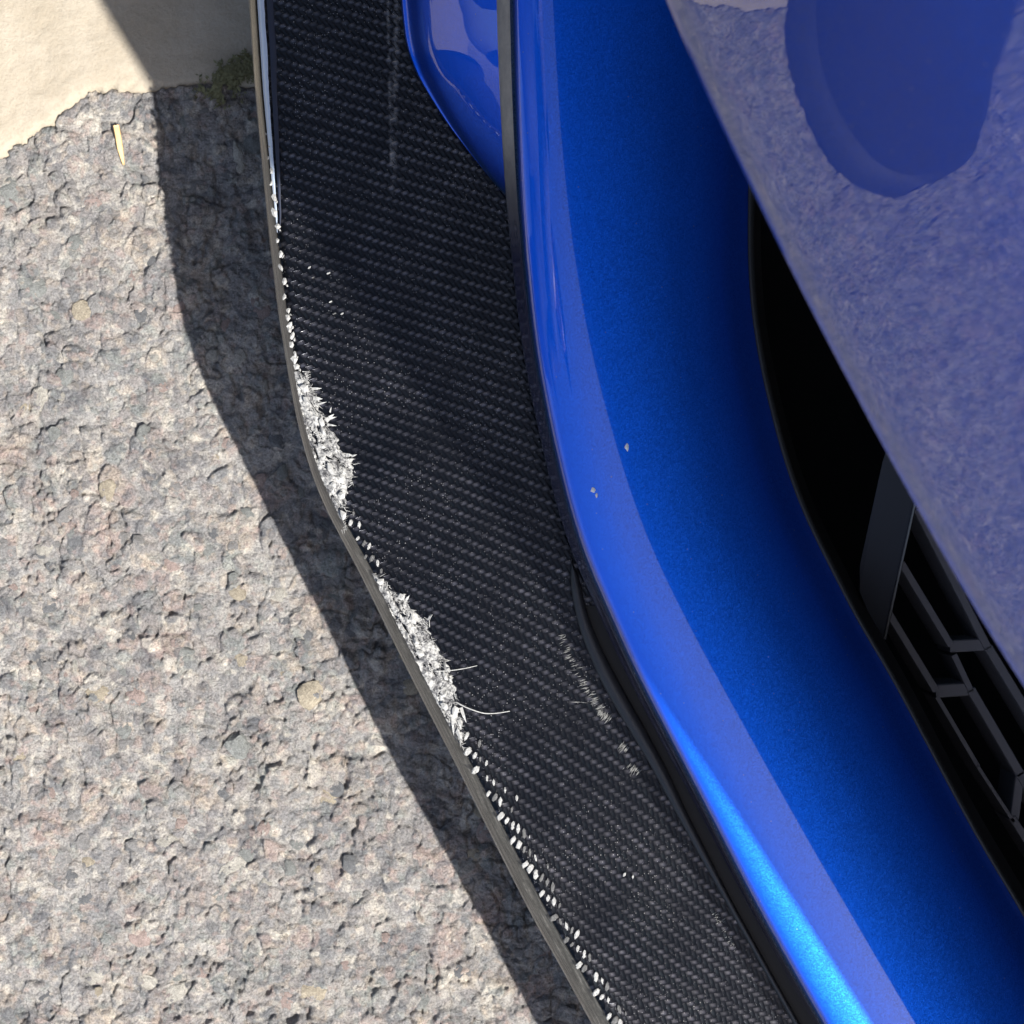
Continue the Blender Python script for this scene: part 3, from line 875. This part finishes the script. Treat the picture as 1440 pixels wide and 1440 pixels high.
def painted_glint(u, v, z, r, seed, n=9):
    rnd = random.Random(seed); c = P(u, v, z)
    V = [c + np.array([math.cos(t * 6.283 / n) * r * rnd.uniform(.5, 1.2), math.sin(t * 6.283 / n) * 1.5 * r * rnd.uniform(.5, 1.2), rnd.uniform(-.00005, .0001)]) / 1 * [1, 1, 1] for t in range(n)]
    V += [c + [0, 0, .00022], c - [0, 0, .0008]]
    F = [(k, (k + 1) % n, n) for k in range(n)] + [((k + 1) % n, k, n + 1) for k in range(n)]
    return mesh_obj('painted_glint', V, F, GLINT, bumper)
painted_glint(882, 629, .1452, .0007, 1); painted_glint(834, 689, .1452, .0006, 2); painted_glint(839, 697, .1452, .0004, 3)

# painted corner blade under the lip ----------------------------------
Wv = curve([(-1500, 380), (-700, 490), (-300, 543), (-100, 558), (0, 563), (50, 568), (73, 573), (107, 586), (140, 606), (177, 630), (213, 658), (250, 688), (277, 711), (300, 733)], 12)
vs = np.concatenate([np.arange(-2490, -100, 80), np.arange(-100, 300, 4)]).astype(float)
G = []
for v in vs:
    w = float(Wv(v)); L = float(Lv(v)) + 6
    if w > L - 1: w = L - 1
    D = L - w; k = min(1.0, D / 140.0)
    h = 0.025 * k + 0.004
    prof = [(w + 18 * k + 1, ZS + .0014), (w + 4 * k, ZS + .0016), (w, ZS + .0030), (w + 3 * k, ZS + .0048), (w + 7 * k, ZS + .0052)]
    for t in (.15, .35, .6, .85, 1.0):
        prof.append((w + 7 * k + (D - 7 * k) * t, ZS + .0052 + h * (t ** 0.8) * 1.0))
    pts = np.array([P(u, v, z) for u, z in prof])
    G.append(catmull(pts, 4))
grid_mesh('corner_blade', np.array(G), PAINT, car, flip=False)

# intake opening -------------------------------------------------------
G = []
for v in VS:
    g = float(Gv(v))
    prof = [(g - 1, .1275), (g + .5, .1296), (g + 4, .1298), (g + 8, .1290), (g + 9, .1250)]
    G.append([P(u, v, z) for u, z in prof])
grid_mesh('intake_trim', np.array(G), TRIMM, car, flip=False)
G = []
for v in VS:
    g = float(Gv(v))
    a = P(g + 8, v, .127)
    prof = [a, a + [0.004, 0.002, -.02], a + [0.01, 0.005, -.10], a + [.20, .10, -.105], a + [.30, .16, .0], a + [.30, .16, .27]]
    G.append(prof)
grid_mesh('intake_duct', np.array(G), BLACK, car, smooth=False, flip=False)

# grille in the intake --------------------------------------------------
grille = bpy.data.objects.new('grille', None); C.objects.link(grille); grille.parent = car
def bar(p, q, w, z=0.085, h=0.022, mat=None):
    a = P(p[0], p[1], z); b = P(q[0], q[1], z)
    k = (CAM_H - z) / FPX * w * 1.35 / 2
    d = b - a; d /= np.linalg.norm(d); s = np.array([-d[1], d[0], 0]) * k
    c = 0.0006
    top = np.array([0, 0, 0.0]); dn = np.array([0, 0, -c]); lo = np.array([0, 0, -h])
    V = []
    for e in (a, b):
        V += [e - s + lo, e - s + dn, e - s * .8 + top, e + s * .8 + top, e + s + dn, e + s + lo]
    F = [(i, i + 1, i + 7, i + 6) for i in range(5)] + [(5, 4, 3, 2, 1, 0), (6, 7, 8, 9, 10, 11)]
    return mesh_obj('bar', V, F, mat or DARKPL, grille)
bar((1268, 792), (1338, 908), 8)
bar((1342, 921), (1366, 972), 7)
bar((1366, 970), (1436, 1090), 10)
bar((1336, 909), (1390, 906), 13, z=.0845)
bar((1290, 716), (1390, 912), 9)
bar((1390, 910), (1560, 1190), 10)
bar((1250, 862), (1317, 972), 8)
bar((1316, 972), (1364, 969), 14, z=.0845)
bar((1318, 980), (1376, 1078), 5)
bar((1374, 1076), (1426, 1156), 4)
bar((1435, 1088), (1427, 1152), 10, z=.0845)
bar((1424, 1150), (1600, 1430), 8)
bar((1434, 1088), (1480, 1160), 10)
for k in range(4):
    bar((1480 + 90 * k, 1160 + 150 * k), (1570 + 90 * k, 1310 + 150 * k), 10)
    bar((1480 + 90 * k, 1160 + 150 * k), (1530 + 90 * k, 1150 + 150 * k), 12, z=.0845)
# slanted blade standing in front of the grille
def prism(name, poly_top, zt, poly_bot, zb, mat, parent):
    n = len(poly_top)
    V = [P(u, v, z) for (u, v), z in zip(poly_top, zt)] + [P(u, v, z) for (u, v), z in zip(poly_bot, zb)]
    F = [tuple(range(n)), tuple(range(2 * n - 1, n - 1, -1))] + [(i, i + n, (i + 1) % n + n, (i + 1) % n) for i in range(n)]
    return mesh_obj(name, V, F, mat, parent)
FINM = m_simple('matt_duct_blade', (0.024, 0.026, 0.034), 0.55)
poly = [(1262, 585), (1318, 640), (1287, 706), (1244, 898), (1237, 898), (1209, 832), (1209, 796), (1241, 650)]
pz = [.10 + .05 * (898 - v) / 300 for u, v in poly]
FINM.node_tree.nodes['Principled BSDF'].inputs['Specular IOR Level'].default_value = 0.15
prism('duct_blade', poly, pz, [(u + 2, v + 1) for u, v in poly], [z - .005 for z in pz], FINM, car)
V, F = tube([P(1287, 706, .1325), P(1244, 898, .1005)], 0.00035, 6)
mesh_obj('blade_edge', V, F, m_simple('worn_blade_edge', (0.12, 0.12, 0.12), 0.4), bpy.data.objects['duct_blade'])

# upper bumper and bonnet -------------------------------------------------
Pv = curve([(-1800, 260), (-900, 590), (-400, 780), (0, 936), (154, 1003), (272, 1060), (400, 1122), (540, 1195), (637, 1247), (707, 1286), (790, 1332), (873, 1380), (940, 1423),
            (1215, 1604), (1563, 1833), (2068, 2160), (2220, 2262), (2772, 2612), (4200, 3500)], 60)
ZP = 0.395
vs = np.concatenate([np.arange(-1800, -100, 80), np.arange(-100, 1300, 10), np.arange(1300, 4200, 80)]).astype(float)
E = np.array([P(float(Pv(v)), v, ZP) for v in vs])
# carry the body on past both ends
d0 = E[0] - E[1]; d0 /= np.linalg.norm(d0); d1 = E[-1] - E[-2]; d1 /= np.linalg.norm(d1)
E = np.concatenate([[E[0] + d0 * s for s in (1.6, .6, .3, .1)], E, [E[-1] + d1 * s for s in (.1, .3, 1.2)]])
T = np.gradient(E, axis=0); T /= np.linalg.norm(T, axis=1)[:, None]
N = np.stack([-T[:, 1], T[:, 0], np.zeros(len(T))], 1)     # inward (to the right of the photo)
if N[len(N) // 2][0] < 0: N = -N
BODY = [(.16, .40), (.05, .392), (.012, .3885), (.0035, .3892), (.0010, .3915), (.0000, .3950), (.0005, .3964), (.0016, .4004), (.0042, .4087), (.0140, .4390), (.0280, .4820), (.046, .535), (.085, .600), (.16, .660), (.30, .71), (.6, .76), (1.1, .79), (1.6, .80)]
G = []; G2 = []
for e, n in zip(E, N):
    pts = np.array([e * [1, 1, 0] + n * w + [0, 0, z] for w, z in BODY[5:]])
    G.append(catmull(pts, 4))
    G2.append([e * [1, 1, 0] + n * w + [0, 0, z] for w, z in ((.55, .41), (.12, .398), (.05, .392), (.012, .3885), (.0035, .3892), (.0012, .3916), (.0003, .3949))])
upper = grid_mesh('upper_bumper', np.array(G), PAINT, car, flip=False)
grid_mesh('underside_panel', np.array(G2), BLACK, car, flip=False)

# ------------------------------------------------------------ small things on the ground
def straw():
    z = -0.0004
    pts = [P(163, 176, z + .0010), P(166, 192, z + .0012), P(169, 210, z + .0009), P(174, 232, z)]
    q = catmull(np.array(pts), 5)
    V, F = [], []
    n = len(q)
    for i, p in enumerate(q):
        w = 4.6 * CAM_H / FPX * (1.0 if i < n * .6 else 1 - 0.75 * (i - n * .6) / (n * .4))
        for k, (a, b) in enumerate([(-1, 0), (-.5, .35), (0, .1), (.5, .35), (1, 0), (0, -.4)]):
            V.append(p + np.array([a * w, a * w * .15, b * w]))
    for i in range(n - 1):
        for k in range(6):
            F.append((i * 6 + k, i * 6 + (k + 1) % 6, (i + 1) * 6 + (k + 1) % 6, (i + 1) * 6 + k))
    F.append((0, 1, 2, 3, 4, 5)); F.append(tuple(range(n * 6 - 1, n * 6 - 7, -1)))
    o = mesh_obj('straw', V, F, STRAW, None, True)
    o['label'] = 'short split piece of yellow dry straw lying on the sunlit asphalt below the concrete'
    o['category'] = 'straw'
straw()

def moss():
    rnd = random.Random(3)
    V, F = [], []
    for _ in range(1500):
        u = rnd.gauss(322, 22); v = rnd.gauss(112 - (u - 322) * .55, 13)
        r = math.hypot((u - 325) / 42, (v - 110) / 34)
        if r > 1.6 or fbm(np.array([u / 11.0]), np.array([v / 11.0]), 5, 2)[0] < -.15 - (r < .5) * .3: continue
        x, y, _z = P(u, v, 0)
        z = max(-.003, 0.004 * (1 - r)) + rnd.uniform(-.0005, .0012)
        c = np.array([x, y, z]); s = rnd.uniform(.0005, .0011)
        a = rnd.uniform(0, 6.28); tl = rnd.uniform(-.6, .9)
        d = np.array([math.cos(a), math.sin(a), tl]) * s; e = np.array([-math.sin(a), math.cos(a), 0]) * s * .4
        k = len(V)
        V += [c - d, c + e, c + d, c - e]; F += [(k, k + 1, k + 2, k + 3)]
    o = mesh_obj('moss', V, F, MOSSM)
    o['kind'] = 'stuff'
    o['label'] = 'dark green moss tuft at the edge of the concrete in the shade beside the splitter'
moss()

# ------------------------------------------------------------ the photographer, standing beside the frame
SKIN = m_simple('skin', (0.45, 0.26, 0.18), 0.5)
CLOTH_D = m_simple('black_trousers', (0.012, 0.012, 0.014), 0.8, bump=(900, 0.0003))
CLOTH_J = m_simple('dark_jacket', (0.03, 0.032, 0.04), 0.8, bump=(900, 0.0003))
SHOE = m_simple('black_suede_shoe', (0.007, 0.007, 0.008), 0.95)
SOLE = m_simple('black_shoe_sole', (0.010, 0.010, 0.010), 0.7)
HAIR = m_simple('dark_hair', (0.015, 0.010, 0.008), 0.6, bump=(600, 0.001))
person = bpy.data.objects.new('person', None); C.objects.link(person)
person.location = (-0.43, 0.09, 0)
person['label'] = 'person in black shoes, black trousers, dark jacket and gloves standing beside the car corner'
person['category'] = 'person'
def skin(name, nodes, edges, mat, root=0, sub=2):
    me = bpy.data.meshes.new(name); bm = bmesh.new()
    lay = bm.verts.layers.skin.verify()
    vs_ = []
    for i, (co, r) in enumerate(nodes):
        v = bm.verts.new(Vector(co) - person.location); r = r if isinstance(r, tuple) else (r, r)
        v[lay].radius = r; v[lay].use_root = (i == root); vs_.append(v)
    for a, b in edges:
        bm.edges.new((vs_[a], vs_[b]))
    bm.to_mesh(me); bm.free()
    me.materials.append(mat)
    o = bpy.data.objects.new(name, me); C.objects.link(o); o.parent = person
    sk = o.modifiers.new('Skin', 'SKIN'); sk.use_smooth_shade = True
    o.modifiers.new('Subdivision', 'SUBSURF').levels = sub
    return o
F2 = Vector((0.70, -0.71, 0)); S2 = Vector((0.71, 0.70, 0))       # facing, and towards the left foot
def foot(toe, name='shoe'):
    """a shoe lofted from sole outline sections, toe at the given point"""
    G = []
    for t, w, h in [(0.0, .006, .012), (0.012, .026, .030), (0.04, .042, .042), (0.08, .049, .052), (0.13, .046, .064), (0.17, .038, .085), (0.21, .036, .098), (0.25, .036, .095), (0.28, .032, .080), (0.295, .014, .055)]:
        c = Vector(toe) - F2 * t
        row = []
        for a in range(13):
            an = math.pi * a / 12
            row.append(np.array(c + S2 * (w * math.cos(an)) + Vector((0, 0, 0.012 + (h - .012) * math.sin(an) ** 0.7))) - np.array(person.location))
        row = [np.array(c + S2 * w * .95) - np.array(person.location) + [0, 0, .002]] + row + [np.array(c - S2 * w * .95) - np.array(person.location) + [0, 0, .002]]
        G.append(row)
    G = np.array(G)
    G = np.stack([catmull(G[:, c], 5) for c in range(G.shape[1])], 1)
    o = grid_mesh(name, G, SHOE, person, flip=True)
    G3 = []
    for t, w in [(-0.003, .004), (0.010, .030), (0.04, .046), (0.08, .053), (0.13, .048), (0.17, .040), (0.25, .040), (0.285, .036), (0.30, .012)]:
        c = Vector(toe) - F2 * t - person.location
        G3.append([np.array(c + S2 * w + Vector((0, 0, z))) for z in (.001, .014)] + [np.array(c + Vector((0, 0, .016)))] + [np.array(c - S2 * w + Vector((0, 0, z))) for z in (.014, .001)])
    G3 = np.array(G3)
    G3 = np.stack([catmull(G3[:, c], 5) for c in range(G3.shape[1])], 1)
    so_ = grid_mesh('sole', G3, SOLE, o, flip=True)
    return o
toeR = Vector((-0.366, -0.130, 0)) + Vector((-0.010, -0.006, 0)); toeL = Vector((-0.20, 0.09, 0))
foot(toeR); foot(toeL)
aR = toeR - F2 * .225 + Vector((0, 0, .08)); aL = toeL - F2 * .225 + Vector((0, 0, .08))
hip = (aR + aL) / 2 - F2 * .10; hip.z = .93
kR = (aR + hip - S2 * .09) / 2 + F2 * .08; kR.z = .50
kL = (aL + hip + S2 * .09) / 2 + F2 * .08; kL.z = .50
hR = hip - S2 * .09 + Vector((0, 0, -.06)); hL = hip + S2 * .09 + Vector((0, 0, -.06))
waist = hip + F2 * .02 + Vector((0, 0, .13)); chest = hip + F2 * .04 + Vector((0, 0, .40)); neck = hip + F2 * .05 + Vector((0, 0, .60))
skin('trousers', [(hip, (.15, .12)), (waist, (.14, .105)), (hR, .105), (kR, .072), (aR + Vector((0, 0, .03)), .058), (hL, .105), (kL, .072), (aL + Vector((0, 0, .03)), .058)],
     [(0, 1), (0, 2), (2, 3), (3, 4), (0, 5), (5, 6), (6, 7)], CLOTH_D)
shR = chest - S2 * .17 + Vector((0, 0, .12)); shL = chest + S2 * .17 + Vector((0, 0, .12))
elR = shR - S2 * .08 - F2 * .02 + Vector((0, 0, -.28)); elL = shL + S2 * .08 - F2 * .02 + Vector((0, 0, -.28))
haR = elR + F2 * .06 + Vector((0, 0, -.27)); haL = elL + F2 * .06 + Vector((0, 0, -.27))
wrR = elR + (haR - elR) * .78; wrL = elL + (haL - elL) * .78
skin('jacket', [(waist, (.155, .12)), (chest, (.165, .13)), (neck, (.065, .065)), (shR, .068), (elR, .050), (wrR, .034), (shL, .068), (elL, .050), (wrL, .034)],
     [(0, 1), (1, 2), (1, 3), (3, 4), (4, 5), (1, 6), (6, 7), (7, 8)], CLOTH_J)
head = neck + F2 * .03 + Vector((0, 0, .14))
nodes = [(chest, .10), (neck, .055), (neck + F2 * .01 + Vector((0, 0, .05)), .052), (head, (.080, .092)), (head + Vector((0, 0, .07)), (.072, .082)), (head + F2 * .06 + Vector((0, 0, -.045)), .045), (head + F2 * .10, .011),
         (head + F2 * .085 + Vector((0, 0, -.075)), .025), (head + S2 * .085 - F2 * .01, .014), (head - S2 * .085 - F2 * .01, .014)]
edges = [(0, 1), (1, 2), (2, 3), (3, 4), (3, 5), (3, 6), (5, 7), (3, 8), (3, 9)]
skin('body', nodes, edges, SKIN)
skin('hair', [(head + Vector((0, 0, .05)) - F2 * .02, (.090, .098)), (head + Vector((0, 0, .09)) + F2 * .02, (.072, .08)), (head - F2 * .05 + Vector((0, 0, -.02)), .068)], [(0, 1), (0, 2)], HAIR)
for wr, ha, sg in ((wrR, haR, 1), (wrL, haL, -1)):
    d = (ha - wr).normalized()
    n_, e_ = [(wr - d * .03, .026), (ha, (.030, .017))], [(0, 1)]
    for k in range(4):
        b = ha + d * .035 + F2 * (.030 - .020 * k)
        L_ = (.030, .034, .032, .025)[k]
        i0 = len(n_)
        n_ += [(b, .0095), (b + d * L_ * .8, .0088), (b + d * L_ * 1.5 + S2 * sg * .008, .0080), (b + d * (L_ * 2.0) + S2 * sg * .022, .0070)]
        e_ += [(1, i0), (i0, i0 + 1), (i0 + 1, i0 + 2), (i0 + 2, i0 + 3)]
    i0 = len(n_); n_ += [(ha + F2 * .035, .011), (ha + F2 * .050 + d * .035, .0095)]; e_ += [(1, i0), (i0, i0 + 1)]
    skin('glove', n_, e_, CLOTH_D)
